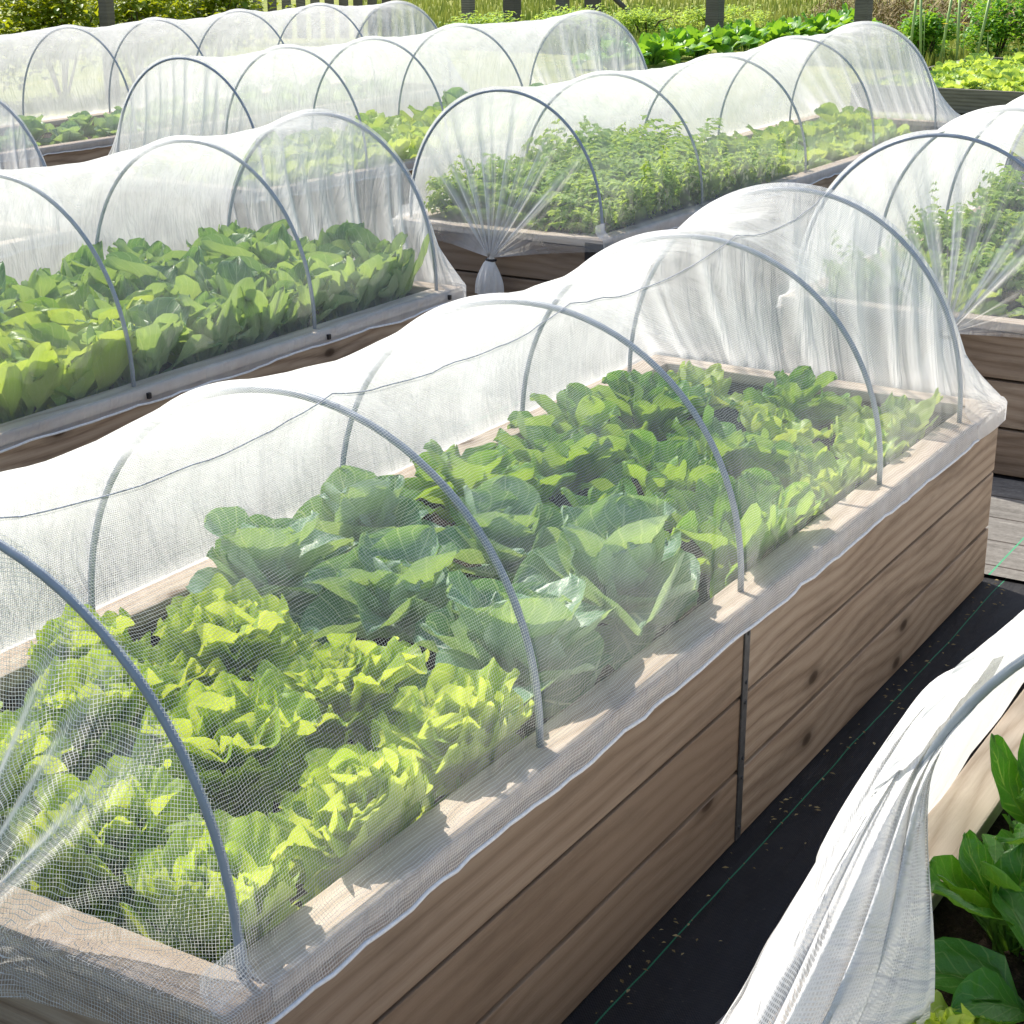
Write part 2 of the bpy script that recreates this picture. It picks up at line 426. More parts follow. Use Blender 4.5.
A = dict(x0=-1.22, x1=0, y0=-3.72, y1=0)
bed(-1.22, 0, -3.72, 0, 'long foreground timber bed with steel strap, holding lettuces and cabbages', seed=1, strap_y=-1.95, soil_desc='dark soil in the foreground bed of lettuces and cabbages')
bed(-1.22, 0, 1.12, 5.6, 'timber bed standing beyond the far end of the lettuce and cabbage bed', seed=2, soil_desc='brown soil in the bed beyond the lettuce and cabbage bed')
bed(-3.62, -2.42, -3.6, .62, 'timber bed of dense spinach left of the foreground bed', seed=3, soil_desc='soil under the dense spinach')
bed(-3.62, -2.42, 1.84, 7.55, 'timber bed of feathery greens with a black corner bracket', seed=4, bracket=True, soil_desc='soil under the feathery greens')
bed(-5.95, -4.75, -2.4, .78, 'timber bed at the left edge with only its far net end showing', seed=5, soil_desc='soil hidden under the net end at the left edge')
bed(-5.95, -4.75, 2.2, 7.3, 'timber bed of pale leafy greens behind the spinach bed', seed=6, soil_desc='soil under the pale leafy greens')
bed(-8.4, -7.2, -.5, 8.1, 'rearmost timber bed of cabbages in front of the shrubs', seed=7, soil_desc='soil in the rearmost cabbage bed')
bed(.64, 1.84, -4.6, 1.5, 'timber bed at the lower right with its net end open', seed=8, soil_desc='black crumbly soil around the glossy spinach')

# ------------------------------------------------------------------ hoops
def arc_pts(x0, x1, y, zr, apex, n=44, off=0.0, inset=.05, drop=0.0):
    cx, a, h = (x0 + x1) / 2, (x1 - x0) / 2 - inset + off, apex - zr + off
    return [(cx + a * math.cos(PI * k / n), y, zr + h * math.sin(PI * k / n) ** .92) for k in range(n + 1)]

def hoops(x0, x1, ys, apexes, where, zr=ZR, r=.0073, mat='pipe', clip=True, lean=None, words=None):
    N = len(ys)
    for k, (y, ap) in enumerate(zip(ys, apexes)):
        mb = MB(); P = arc_pts(x0, x1, y, zr, ap)
        P = [(p[0], p[1] + (lean[k] if lean else 0) * (p[2] - zr), p[2]) for p in P]
        c = Vector(((x0 + x1) / 2, y, zr)); tube(mb, [Vector(p) - c for p in P], r, 12)
        o = mb.build('tunnel_hoop', M[mat], None, loc=c)
        if words: lab = words[k]
        elif N == 1: lab = 'grey pipe hoop ' + where
        else:
            w = 'nearest' if k == 0 else ('farthest' if k == N - 1 else ORD[k] + ' from near end')
            lab = f'grey hoop, {w}, {where}'
        tag(o, lab, 'hoop', 'pipe hoops holding up the nets')

YA = [-3.635, -2.786, -1.89, -.985, -.29]; HA = [1.205, 1.195, 1.20, 1.215, 1.255]
YB = [-3.2, -2.25, -1.27, -.31, .5]; HB = [1.24, 1.24, 1.24, 1.25, 1.275]
YD = [1.92, 3.02, 4.45, 5.6, 6.85]; HD = [1.255, 1.25, 1.25, 1.29, 1.32]
YC1 = [-1.2, -.2, .70]; HC1 = [1.24, 1.24, 1.25]
YC2 = [2.27, 3.24, 4.13, 5.15, 7.0]; HC2 = [1.29, 1.29, 1.29, 1.32, 1.33]
YH = [2.4, 3.86, 4.75, 5.72, 6.76, 7.9]; HH = [1.3, 1.3, 1.31, 1.33, 1.335, 1.31]
YE = [1.16, 2.1, 3.05, 4.0]; HE = [1.27, 1.28, 1.29, 1.29]
YF = [-3.05, -2.05, -1.0, .1]; HF = [1.25, 1.25, 1.25, 1.25]
hoops(-1.22, 0, YA, HA, 'over the lettuce and cabbage bed')
hoops(-3.62, -2.42, YB, HB, 'over the dense spinach bed')
hoops(-3.62, -2.42, YD, HD, 'over the feathery greens bed')
hoops(-5.95, -4.75, YC1, HC1, 'over the bed at the left edge')
hoops(-5.95, -4.75, YC2, HC2, 'over the pale leafy greens bed')
hoops(-8.4, -7.2, YH, HH, 'over the rearmost cabbage bed')
hoops(-1.22, 0, YE, HE, 'over the bed beyond the foreground bed')
hoops(.64, 1.84, YF, HF, 'over the open ended bed at lower right', mat='palepipe')

# ------------------------------------------------------------------ nets
def nz(x, y, z): return mnoise.noise(Vector((x, y, z)))

def net(x0, x1, ys, aps, mat, desc, near=None, far=None, zr=ZR, sag=.055, seed=0, nper=18, y_end0=None, y_end1=None,
        knot0=None, knot1=None, drop=.046, wrinkle=.010, seam=False, hemr=.004, nphi=64, inset=.05, off=.014, dens=(.34, 1.35), dend=(.6, 1.0), clips=False):
    """one white net lying over a row of hoops; near / far: 'drape', 'gather' or None"""
    rnd = random.Random(seed)
    cx, W = (x0 + x1) / 2, x1 - x0
    a = W / 2 - inset + off
    ybreak = list(ys)
    rows = []
    for i in range(len(ys) - 1):
        n = max(6, int(nper * (ys[i + 1] - ys[i]) / .9))
        for k in range(n): rows.append((ys[i] + (ys[i + 1] - ys[i]) * k / n, i, k / n))
    rows.append((ys[-1], len(ys) - 2, 1.0))
    def section(y, i, f, s_amt=1.0):
        h = aps[i] * (1 - f) + aps[i + 1] * f - zr + off
        s = math.sin(PI * f) ** .8 * sag * s_amt
        pts = []
        wav = .014 * nz(y * 3.1, seed, 5) + .010 * nz(y * 11, seed, 7)
        wav2 = .012 * nz(y * 3.1, seed, 25) + .006 * nz(y * 11, seed, 27)
        ex = W / 2 + .006
        R_ = [(ex + .006 + .007 * abs(nz(y * 9, 1, seed)), zr - drop + wav), (ex + .003, zr - drop * .5 + wav * .5), (ex, zr + .001), (ex - .02, zr + .007 + .003 * nz(y * 14, 2, seed))]
        for q in R_: pts.append((cx + q[0], y, q[1]))
        for k in range(nphi + 1):
            ph = PI * (k + .6) / (nphi + 1.2)
            sc_ = 1 - s * math.sin(ph) ** .6
            w = wrinkle * math.sin(ph) ** .5 * (nz(k * .18 + y * 1.6, y * 3.0 - k * .05, seed) + .6 * nz(k * .33 - y * 4, y * 7 + k * .1, seed + 9)) * min(1, 6 * min(f, 1 - f) + .08)
            rr = sc_ + w / .6
            x_ = a * math.cos(ph) * rr; z_ = zr + .006 + h * math.sin(ph) ** .92 * rr
            pts.append((cx + x_, y, z_))
        for q in R_[::-1]: pts.append((cx - q[0], y, q[1] - wav + wav2 if q[1] < zr else q[1]))
        return pts
    V = []; UV = []; D = []
    secs = [section(*r) for r in rows]
    nv = len(secs[0])
    sec0 = secs[0]; arc = [0]
    for p, q in zip(sec0, sec0[1:]): arc.append(arc[-1] + (Vector(p) - Vector(q)).length)
    for r, s in zip(rows, secs):
        hoopness = max(0, 1 - min(r[2], 1 - r[2]) * 14)
        for k, p in enumerate(s):
            V.append(p); UV.append((arc[k], r[0]))
            st = max(0, nz(arc[k] * 3 + r[0] * 2.2, r[0] * 6 - arc[k] * 2, seed + 40)) ** 2
            fr = max(0, min(1, (k / nv - .42) / .34)); fr = fr * fr * (3 - 2 * fr)  # coverage rises to the left, putting the sunlit back wall's whiteness into the net
            D.append((dens[0] * (1 - fr) + dens[1] * fr) * (1 + .7 * st) + (.75 + .5 * nz(r[0] * 13, k, seed) if k < 3 or k > nv - 4 else 0))
    mb = MB(); mb.add(V, grid_faces(len(secs), nv), UV, D)
    if y_end0 is not None:                                           # the loose flap that wraps each near corner
        for ks in (range(0, 6), range(nv - 6, nv)):
            V = []; UV = []; D = []
            for q in range(6):
                for k in ks:
                    p = secs[0][k]; V.append((p[0] + .004 * nz(k, q * .7, seed), ys[0] + (y_end0 - .016 - ys[0]) * q / 5, p[2] + .005 * nz(q * .8, k * .5, seed) + .002))
                    UV.append((arc[k], ys[0] + (y_end0 - .016 - ys[0]) * q / 5)); D.append(.9)
            mb.add(V, grid_faces(6, len(ks)), UV, D)
    tips = {}
    for which, style in ((0, near), (1, far)):
        if not style: continue
        sg = -1 if which == 0 else 1
        top = secs[0] if which == 0 else secs[-1]
        ye = (y_end0 if which == 0 else y_end1)
        kn = (knot0 if which == 0 else knot1)
        t0 = top[2:nv - 2] if style == 'drape' else top
        n = len(t0)
        # finer sampling along the arc for the pleats
        fine = 3; T = []; U = []
        for k in range(n - 1):
            for q in range(fine):
                f = q / fine; T.append(Vector(t0[k]).lerp(Vector(t0[k + 1]), f)); U.append(arc[k] + (arc[k + 1] - arc[k]) * f)
        T.append(Vector(t0[-1])); U.append(arc[n - 1]); n = len(T)
        yh = T[0].y
        if style == 'drape':
            e = .014
            rail = abs(ye - yh) + e
            poly = [Vector((x1 + .008, yh, zr)), Vector((x1 + .010, ye + sg * e, zr)), Vector((x0 - .010, ye + sg * e, zr)), Vector((x0 - .008, yh, zr))]
            def bottom(t):
                if t < .10: return poly[0].lerp(poly[1], t / .10)
                if t > .90: return poly[2].lerp(poly[3], (t - .9) / .10)
                return poly[1].lerp(poly[2], (t - .1) / .8)
            S = 26; extra = 3
        else:
            K = Vector(kn); S = 34; extra = 9
        nf = 10 if style == 'gather' else 14; lo_ = .2 if style == 'gather' else .06
        folds = [(lo_ + (1 - 2 * lo_) * (q + rnd.uniform(.15, .85)) / nf, rnd.uniform(.008, .017), rnd.uniform(.4, 1.1)) for q in range(nf)]
        V = []; UV = []; D = []
        for s_i in range(S + extra + 1):
            s = s_i / S
            for k in range(n):
                t = k / (n - 1)
                pl = sum(g[2] * math.exp(-((t - g[0]) / g[1]) ** 2) for g in folds)
                rip = math.sin(t * 71 + 2.5 * math.sin(t * 17 + seed)) * .6 + math.sin(t * 143 + seed) * .3
                if style == 'drape':
                    b = bottom(t)
                    if s <= 1:
                        p = T[k].lerp(b, s); m = math.sin(PI * min(1, s)) ** .7
                        edge = min(1, 8 * min(t, 1 - t))
                        p.y += sg * (-.05 * math.sin(PI * s) * math.sin(PI * t) + (.022 * pl + .009 * rip) * m * edge)
                        p.x += .004 * rip * m
                        p.z += .010 * s * max(0, rip) * edge * (1 if s > .9 else 0)
                        d = 1 + 3.0 * min(1.5, pl) * (.25 + .75 * s) * edge + .25 * max(0, rip) * m
                        L = s * .5
                    else:
                        q = (s_i - S) / extra; p = b.copy(); dr = drop * (1.15 + .35 * nz(t * 9, seed, 3))
                        p.z -= q * dr; p.y += sg * (.002 + .006 * abs(rip) * q) if .1 < t < .9 else 0
                        d = 1.6; L = .5 + q * dr
                else:
                    ang = PI * (1 - t)
                    if s <= 1:
                        rad = .02
                        tgt = K + Vector((-math.cos(ang) * rad, 0, math.sin(ang) * rad * .4 + .01))
                        w = s ** .9
                        p = T[k].lerp(tgt, w); m = math.sin(PI * min(1, s ** 1.3)) ** .8
                        edge = min(1, 6 * min(t, 1 - t))
                        p.y += sg * (-.03 * math.sin(PI * s) * math.sin(PI * t) + (.028 * pl + .008 * rip) * m * edge)
                        p.x += .012 * rip * m * s
                        lim = ye + sg * .014
                        if p.z < zr + .012 and (p.y - lim) * sg < 0: p.y = lim + sg * .004 * abs(rip)
                        # keep the cloth above the rail until it has passed the board
                        d = 1 + 5.5 * min(1.3, pl) * (.12 + .88 * s) + 4 * s ** 5
                        L = s * .6
                    else:
                        q = (s_i - S) / extra
                        rad = .022 + .048 * math.sin(min(1, q * 1.15) * PI * .55)
                        rad *= 1 + .16 * math.sin(t * 60) * q
                        aa = 2 * PI * t
                        p = K + Vector((math.cos(aa) * rad, sg * .01 + math.sin(aa) * rad * .55, .0 - q * .17))
                        if (p.y - (ye + sg * .012)) * sg < 0: p.y = ye + sg * .012
                        d = 14; L = .6 + q * .15
                V.append(p); UV.append((p[2] + sg * p[1], p[0] - x0 + (.3 if which else -20))); D.append(d * dend[which])
        mb.add(V, grid_faces(S + extra + 1, n), UV, D)
    o = mb.build('net_cover', M[mat], None, attr='dens')
    tag(o, desc, 'netting', 'white net tunnels over the beds')
    # hem cord along both long edges
    for k in (0, nv - 1):
        ext = [(secs[0][k][0], ys[0] + (y_end0 - .016 - ys[0]) * q, secs[0][k][2] + .006 * q) for q in (1, .66, .33)] if y_end0 is not None else []
        m2 = MB(); tube(m2, ext + [s[k] for s in secs], hemr, 8); m2.build('hem', M['hem'], o)
    if seam:
        m2 = MB(); kk = nv // 2 - 4
        tube(m2, [(s[kk][0], s[kk][1], s[kk][2] + .003 + .003 * nz(s[kk][1] * 30, 0, 0)) for s in secs], .0014, 6); m2.build('seam', M['seam'], o)
    if clips:
        for y in ys:
            m2 = MB(); board(m2, x1 + .008, x1 + .020, y - .007, y + .007, zr - .032, zr - .012, .002, 9); m2.build('clip', M['black'], o, False)
    for kn, st in ((knot0, near), (knot1, far)):
        if st == 'gather':
            m2 = MB(); K = Vector(kn)
            tube(m2, [K + Vector((.024 * math.cos(q * PI / 8), .004 + .018 * math.sin(q * PI / 8), -.004)) for q in range(16)], .007, 8, closed=True)
            m2.build('tie_band', M['black'], o)
    return o

net(-1.22, 0, YA, HA, 'net_grid', 'large white mesh net over the lettuce and cabbage bed, seam along its ridge', 'gather', 'drape',
    y_end0=-3.72, y_end1=0, knot0=(-.62, -3.79, .46), sag=.07, seed=11, seam=True, nper=22)
net(-3.62, -2.42, YB, HB, 'net_thin', 'thin white net over the dense spinach bed', None, 'drape', y_end1=.62, seed=12, clips=True)
net(-3.62, -2.42, YD, HD, 'net_fine', 'white net over the feathery greens, its near end gathered in a black tie', 'gather', 'drape', y_end0=1.84, y_end1=7.55, knot0=(-3.0, 1.765, .47), seed=13)
net(-5.95, -4.75, YC1, HC1, 'net_fine', 'white pleated net end over the bed at the left edge', None, 'drape', y_end1=.78, seed=14)
net(-5.95, -4.75, YC2, HC2, 'net_fine', 'white net over the pale leafy greens, its near end hanging in pleats', 'drape', 'drape', y_end0=2.12, y_end1=7.3, seed=15)
net(-8.4, -7.2, YH, HH, 'net_fine', 'white net over the rearmost cabbage bed below the shrubs', None, 'drape', y_end1=8.1, seed=16)
net(-1.22, 0, YE, HE, 'net_fine', 'white net over the bed beyond the foreground bed, near end pulled into folds', 'gather', None, y_end0=1.12, knot0=(-.52, 1.05, .54), seed=17)

def front_net():
    """net of the open bed: lies over the hoops, flares to the ground on the left, bunched at its open end"""
    x0, x1, zr = .64, 1.84, ZR; cx = (x0 + x1) / 2; a = .562; h = .69
    ys = [-3.045 + .02 * k for k in range(20)] + [-2.645 + .05 * k for k in range(84)]
    V = []; UV = []; D = []
    nphi = 60; nfl = 34
    for y in ys:
        f = max(0, min(1, (y + 3.045) / .4)); bunch = 1 - f
        row = []
        d0 = (y - YF[0]) / 1.05; s = .03 * abs(math.sin(PI * d0)) if y > YF[0] else 0
        for k in range(nphi + 1):
            ph = PI - (.645 + (PI * .93 - .645) * k / nphi)                                            # starts at the left foot
            rr = 1 - s * math.sin(ph) ** .6 + .012 * nz(k * .2 + y * 2, y * 4, 3) + bunch * .022 * math.sin(y * 150 + k * .15)
            row.append(Vector((cx + (a + .012) * math.cos(ph) * rr, y, zr + h * math.sin(ph) ** .92 * rr + .01)))
        foot = row[0]; fl = []
        for k in range(nfl, 0, -1):
            q = k / nfl
            out = (.150 * min(1, q / .43) + (.335 + .05 * nz(y * 1.7, 1, 2)) * max(0, (q - .43) / .57)) if y > -2.75 else .47 * q
            fold = math.sin(y * 26 + 3 * nz(y * 2, q * 1.5, 8) + q * 1.5) * .030 * q + math.sin(y * 61 + q) * .010 * q
            yy = y - (1 - f) * .14 * q
            fl.append(Vector((foot.x - out - fold * q * max(0, q - .35), yy, foot.z - q * (foot.z - .02))))
        full = fl + row
        L = 0
        for k, p in enumerate(full):
            if k: L += (p - full[k - 1]).length
            V.append(p); UV.append((L, y))
            st = max(0, nz(L * 2 + y * 1.5, y * 9, 4)) ** 2
            fd = .5 + .5 * math.sin(y * 26 + 3 * nz(y * 2, .7, 8)) if k < nfl else .3
            D.append(1 + 1.6 * st + .6 * fd + 2.2 * bunch)
    mb = MB(); mb.add(V, grid_faces(len(ys), nphi + 1 + nfl), UV, D)
    # the bunched end: cloth hanging in folds from the first hoop, over the rail and down to the ground
    V = []; UV = []; D = []; nu, ns = 110, 44
    for i in range(nu + 1):
        u = i / nu
        fold = .75 * math.sin(u * 36 + 2.2 * math.sin(u * 9)) + .4 * math.sin(u * 71 + 2 * math.sin(u * 13)); fold2 = math.sin(u * 131 + 3 * math.sin(u * 21))
        P0 = Vector((.815 - .035 * (1 - u), -3.055 + .24 * (1 - u), 1.02 - .035 * (1 - u)))
        Pm = Vector((.655 + .115 * u + .008 * fold, -2.80 - .31 * u - .07 * math.sin(u * PI) - .016 * fold, .89))
        Q = Vector((.555 + .27 * u ** 1.3, -2.88 - .52 * math.sin(u * PI) - .33 * u, .625 + .010 * fold))
        Bt = Vector((.33 + .02 * fold, -2.85 - .94 * u, .02)) if u < .8 else Vector((.33 + .50 * (u - .8) / .2, -3.6 + .40 * (u - .8) / .2, .02 + .50 * ((u - .8) / .2) ** .5))
        for j in range(ns + 1):
            q = j / ns
            ctl = (P0 + (P0 - Pm) * .6, P0, Pm, Q, Bt, Bt + (Bt - Q) * .5)
            kk, tt = (0, q / .25) if q < .25 else ((1, (q - .25) / .3) if q < .55 else (2, (q - .55) / .45))
            a0, a1, a2, a3 = ctl[kk:kk + 4]
            p = .5 * (2 * a1 + (a2 - a0) * tt + (2 * a0 - 5 * a1 + 4 * a2 - a3) * tt ** 2 + (3 * a1 - a0 - 3 * a2 + a3) * tt ** 3)
            if q > 0:
                p = p + Vector((.02 * nz(u * 5, q * 3, 1), .02 * nz(u * 6, q * 4, 5), 0)) * min(1, q * 2) + Vector((-.006 * fold - .0015 * fold2, -.010 * fold, 0)) * min(1, q * 2)
            if q > .55:                                              # over the rail, then straight down beside it
                g = (q - .55) / .45
                E_ = Vector((min(Q.x, .606 + .006 * fold), Q.y - .02, .632)) if u < .8 else Vector((max(Q.x, .78), Q.y, .632))
                p = Q.lerp(E_, g / .3) if g < .3 else E_.lerp(Bt, (g - .3) / .7)
                p.z = max(p.z, .632 + .004 * fold) if g < .3 else p.z
                if u < .8 and g >= .3: p.x += .02 * fold * (g - .3)
            elif .60 < p.x < .77: p.z = max(p.z, .632)
            V.append(p); UV.append((u * .8, q * .95)); D.append(1.5 + .8 * max(0, fold) + (1.2 if u > .985 else 0) + 1.5 * max(0, .4 - q))
    mb.add(V, grid_faces(nu + 1, ns + 1), UV, D)
    o = mb.build('net_cover', M['net_thick'], None, attr='dens')
    tag(o, 'bunched thick white net pulled open at the lower right bed, trailing to the ground', 'netting', 'white net tunnels over the beds')
front_net()

# ------------------------------------------------------------------ leaves and plants
def leaf(mb, rnd, base, az, L, Wd, e0, e1, shape, cup=.3, ruf=0.0, rk=9, nu=7, nv=9, petiole=.12, twist=0, tint=None, wav=0.0, crk=.10):
    """one leaf as a curved grid: e0/e1 elevation at the base/tip (radians)"""
    ph = [rnd.uniform(0, 6.28) for _ in range(4)]
    tint = rnd.random() if tint is None else tint
    V = []; UV = []
    x = z = 0.0; ca, sa = math.cos(az), math.sin(az)
    for i in range(nu + 1):
        u = math.sin(PI / 2 * i / nu) if shape != 'fan' else i / nu
        el = e0 + (e1 - e0) * u ** 1.15
        if i:
            x += L * (u - pu) * math.cos(el); z += L * (u - pu) * math.sin(el)
        pu = u
        if shape == 'fan':
            w = .13 + .87 * min(1, u / .8) ** 1.15
        elif shape == 'round':
            w = max(.09, math.sin(PI * min(1, max(0, (u - petiole) / (1 - petiole))) ** .80) ** .62) if u > petiole else .09
        else:                                                        # spade
            q = max(0, (u - petiole) / (1 - petiole)); w = max(.06, (math.sin(PI * q ** .62)) ** .8) if u > petiole else .06
        if i == nu and shape != 'fan': w = .05
        w *= Wd / 2
        nxv, nzv = -math.sin(el), math.cos(el)
        for j in range(nv):
            v = -1 + 2 * j / (nv - 1)
            th = math.atan2(v, max(.02, u - .35) * 1.6) if shape != 'fan' else v * 1.25 + (1 - u) * .5 * v
            eg = max(abs(v) ** 2.2 * min(1, u / .35), max(0, (u - .5) / .5) ** 1.5)
            dn = cup * w * v * v
            dn += ruf * eg * (math.sin(rk * th + ph[0]) * .75 + math.sin(rk * 1.9 * th + ph[1]) * .5 + (.3 * math.sin(rk * 3.3 * th + ph[3]) if shape != 'fan' else .25 * math.sin(rk * 2.7 * th + ph[3])))
            dn += wav * math.sin(3 * u * PI + ph[2] + v * 2) * (.3 + abs(v))
            dl = ruf * .5 * eg * math.sin(rk * 1.3 * th + ph[2])
            if nv >= 9:
                dn += crk * Wd * (mnoise.noise(Vector((u * 5 + ph[0] * 9, v * 2.6 + ph[1] * 7, ph[2]))) + .5 * mnoise.noise(Vector((u * 11 + ph[1] * 9, v * 6, ph[3] * 5))))
            rg = 1 + (.16 * mnoise.noise(Vector((u * 7, 3 if v > 0 else 9, ph[0] * 20))) if nv >= 9 and shape != 'fan' else 0)
            yv = w * v * rg * (1 - .18 * cup * v * v) + twist * u * w * .3
            if shape == 'fan': dl -= L * .36 * v * v * u * u
            px = x + nxv * dn + dl * math.cos(el); pz = z + nzv * dn + dl * math.sin(el) + twist * v * w * .4
            V.append((base[0] + px * ca - yv * sa, base[1] + px * sa + yv * ca, base[2] + pz)); UV.append((.5 + v * .5, u))
    mb.add(V, grid_faces(nu + 1, nv), UV, tint)

def lettuce_mesh(seed, hi=True):
    rnd = random.Random(seed); mb = MB()
    rings = [(7, .165, .19, 16, -14), (8, .185, .20, 42, 14), (8, .18, .18, 62, 42), (7, .155, .15, 76, 80), (6, .125, .12, 84, 112)]
    for r, (n, L, W, a, b) in enumerate(rings):
        o = rnd.uniform(0, 6)
        for k in range(n):
            q = rnd.uniform(.85, 1.15)
            leaf(mb, rnd, (0, 0, .012 * r), o + 2 * PI * k / n + rnd.uniform(-.22, .22), L * q, W * q * rnd.uniform(.9, 1.2), R(a + rnd.uniform(-9, 9)), R(b + rnd.uniform(-16, 16)),
                 'fan', .35, .019, 6.4, 9 if hi else 5, 27 if hi else 11, crk=.045, tint=min(1, max(0, .12 + r * .19 + rnd.uniform(-.2, .25))), twist=rnd.uniform(-.4, .4))
    return mb.mesh('lettuce', M['lettuce'])

def cabbage_mesh(seed, hi=True):
    rnd = random.Random(seed); mb = MB(); mh = MB()
    rings = [(4, .21, .19, 12, -8), (5, .225, .215, 38, 14), (5, .20, .20, 58, 48)]
    for r, (n, L, W, a, b) in enumerate(rings):
        o = rnd.uniform(0, 6)
        for k in range(n):
            q = rnd.uniform(.85, 1.15)
            leaf(mb, rnd, (0, 0, .02 + .02 * r), o + 2 * PI * k / n + rnd.uniform(-.25, .25), L * q, W * q * rnd.uniform(.92, 1.15), R(a + rnd.uniform(-8, 12)), R(b + rnd.uniform(-26, 20)),
                 'round', rnd.uniform(.3, .85), .008, 5, 12 if hi else 6, 17 if hi else 7, petiole=.12, wav=.006, crk=.05, tint=min(1, max(0, .2 + r * .2 + rnd.uniform(-.25, .3))), twist=rnd.uniform(-.5, .5))
    for r, (n, L, W, a, b) in enumerate([(4, .15, .17, 68, 84), (3, .125, .14, 74, 122), (3, .10, .115, 80, 150)]):
        o = rnd.uniform(0, 6)
        for k in range(n):
            leaf(mh, rnd, (0, 0, .05), o + 2 * PI * k / n + rnd.uniform(-.2, .2), L * rnd.uniform(.9, 1.1), W * rnd.uniform(.95, 1.15), R(a + rnd.uniform(-8, 8)), R(b + rnd.uniform(-15, 15)),
                 'round', .85, .007, 5, 10 if hi else 5, 13 if hi else 7, petiole=.08, wav=.005, crk=.05, tint=.55 + .14 * r + rnd.uniform(-.1, .2))
    return mb.mesh('cabbage', M['cabbage']), mh.mesh('heart', M['cabbage'])

def leafy_mesh(seed, mat, name, n=22, L=.2, W=.13, shape='spade', hi=True, up=1.0, ruf=.006, wav=.010, cup=.3, pet=.3, spread=.05):
    rnd = random.Random(seed); mb = MB()
    for k in range(n):
        f = k / n
        az = k * 2.4 + rnd.uniform(-.4, .4)
        e0 = R(86 - 52 * f * up + rnd.uniform(-10, 10)); e1 = e0 - R(rnd.uniform(25, 85) * (.5 + f))
        q = rnd.uniform(.75, 1.2) * (.75 + .35 * f if f < .6 else 1.0)
        b = (math.cos(az) * spread * f, math.sin(az) * spread * f, 0)
        leaf(mb, rnd, b, az, L * q, W * q * rnd.uniform(.85, 1.2), e0, e1, shape, rnd.uniform(.2, 1.3) * cup, ruf, 5, 10 if hi else 7, 11 if hi else 7, petiole=pet, wav=wav, twist=rnd.uniform(-.7, .7))
    return mb.mesh(name, mat)

def feather_mesh(seed, n=56, H=.37):
    rnd = random.Random(seed); mb = MB()
    for k in range(n):
        az = rnd.uniform(0, 6.28); e = R(rnd.uniform(38, 88)); L = H * rnd.uniform(.7, 1.15)
        p = Vector((rnd.uniform(-.06, .06), rnd.uniform(-.06, .06), 0)); seg = 9; tint = rnd.random()
        for i in range(seg):
            el = e - (i / seg) ** 1.4 * R(70); d = Vector((math.cos(az) * math.cos(el), math.sin(az) * math.cos(el), math.sin(el)))
            p = p + d * L / seg
            if i < 2: continue
            for s in (-1, 1):
                for q in range(2):
                    la = az + s * rnd.uniform(.5, 1.3); ll = .056 * (1 - .4 * abs(i / seg - .5)) * rnd.uniform(.7, 1.4)
                    leaf(mb, rnd, p, la, ll, ll * .62, el * .6 + rnd.uniform(-.4, .3), el * .3 - rnd.uniform(.2, 1.0), 'round', .4, 0, 3, 3, 3, petiole=.1, tint=min(1, max(0, tint * .6 + rnd.uniform(0, .4))))
        stem = None
    return mb.mesh('feathery_plant', M['feather'])

LET = [lettuce_mesh(s) for s in (1, 2, 3, 4)]
CAB = [cabbage_mesh(s) for s in (11, 12, 13)]
KALE = [leafy_mesh(s, M['kale'], 'leafy_green', 24, .22, .12, 'round', True, .75, .012, .010, .7, .28) for s in (21, 22, 23)]
LIME = [leafy_mesh(s, M['limegreens'], 'leafy_green', 26, .19, .10, 'round', True, .85, .012, .012, .4, .25) for s in (31, 32)]
SPB = [leafy_mesh(s, M['spinachbed'], 'spinach_plant', 26, .28, .12, 'round', True, .36, .006, .010, .8, .3) for s in (41, 42)] + [leafy_mesh(s, M['spinachlime'], 'spinach_plant', 25, .26, .13, 'round', True, .5, .006, .010, .8, .3) for s in (43, 44)]
PALE = [leafy_mesh(s, M['limegreens'], 'leafy_green', 20, .24, .17, 'round', False, .8, .008, .012, .4, .2) for s in (51, 52)]
CABL = [cabbage_mesh(s, False) for s in (61, 62)]
FEA = [feather_mesh(s) for s in (71, 72, 73)]
SPN = [leafy_mesh(s, M['spinach'], 'spinach_plant', 14, .20, .105, 'round', True, .75, .003, .004, .5, .36, .03) for s in (81, 82)]
CHA = [leafy_mesh(s, M['chard'], 'chard_plant', 24, .46, .27, 'round', False, .75, .02, .03, .4, .3, .08) for s in (91, 92)]
prnd = random.Random(99)

def plant(name, me, x, y, z, label, cat, group, s=1.0, heart=None, rot=None, tilt=0, box=None):
    o = link(name, me, None, (x, y, z))
    o.rotation_euler = (prnd.uniform(-.08, .08) + tilt, prnd.uniform(-.08, .08), prnd.uniform(0, 6.28) if rot is None else rot)
    o.scale = (s, s, s * prnd.uniform(.93, 1.07))
    tag(o, label, cat, group)
    if heart: link('heart', heart, o)
    if box: fit(o, box)
    return o

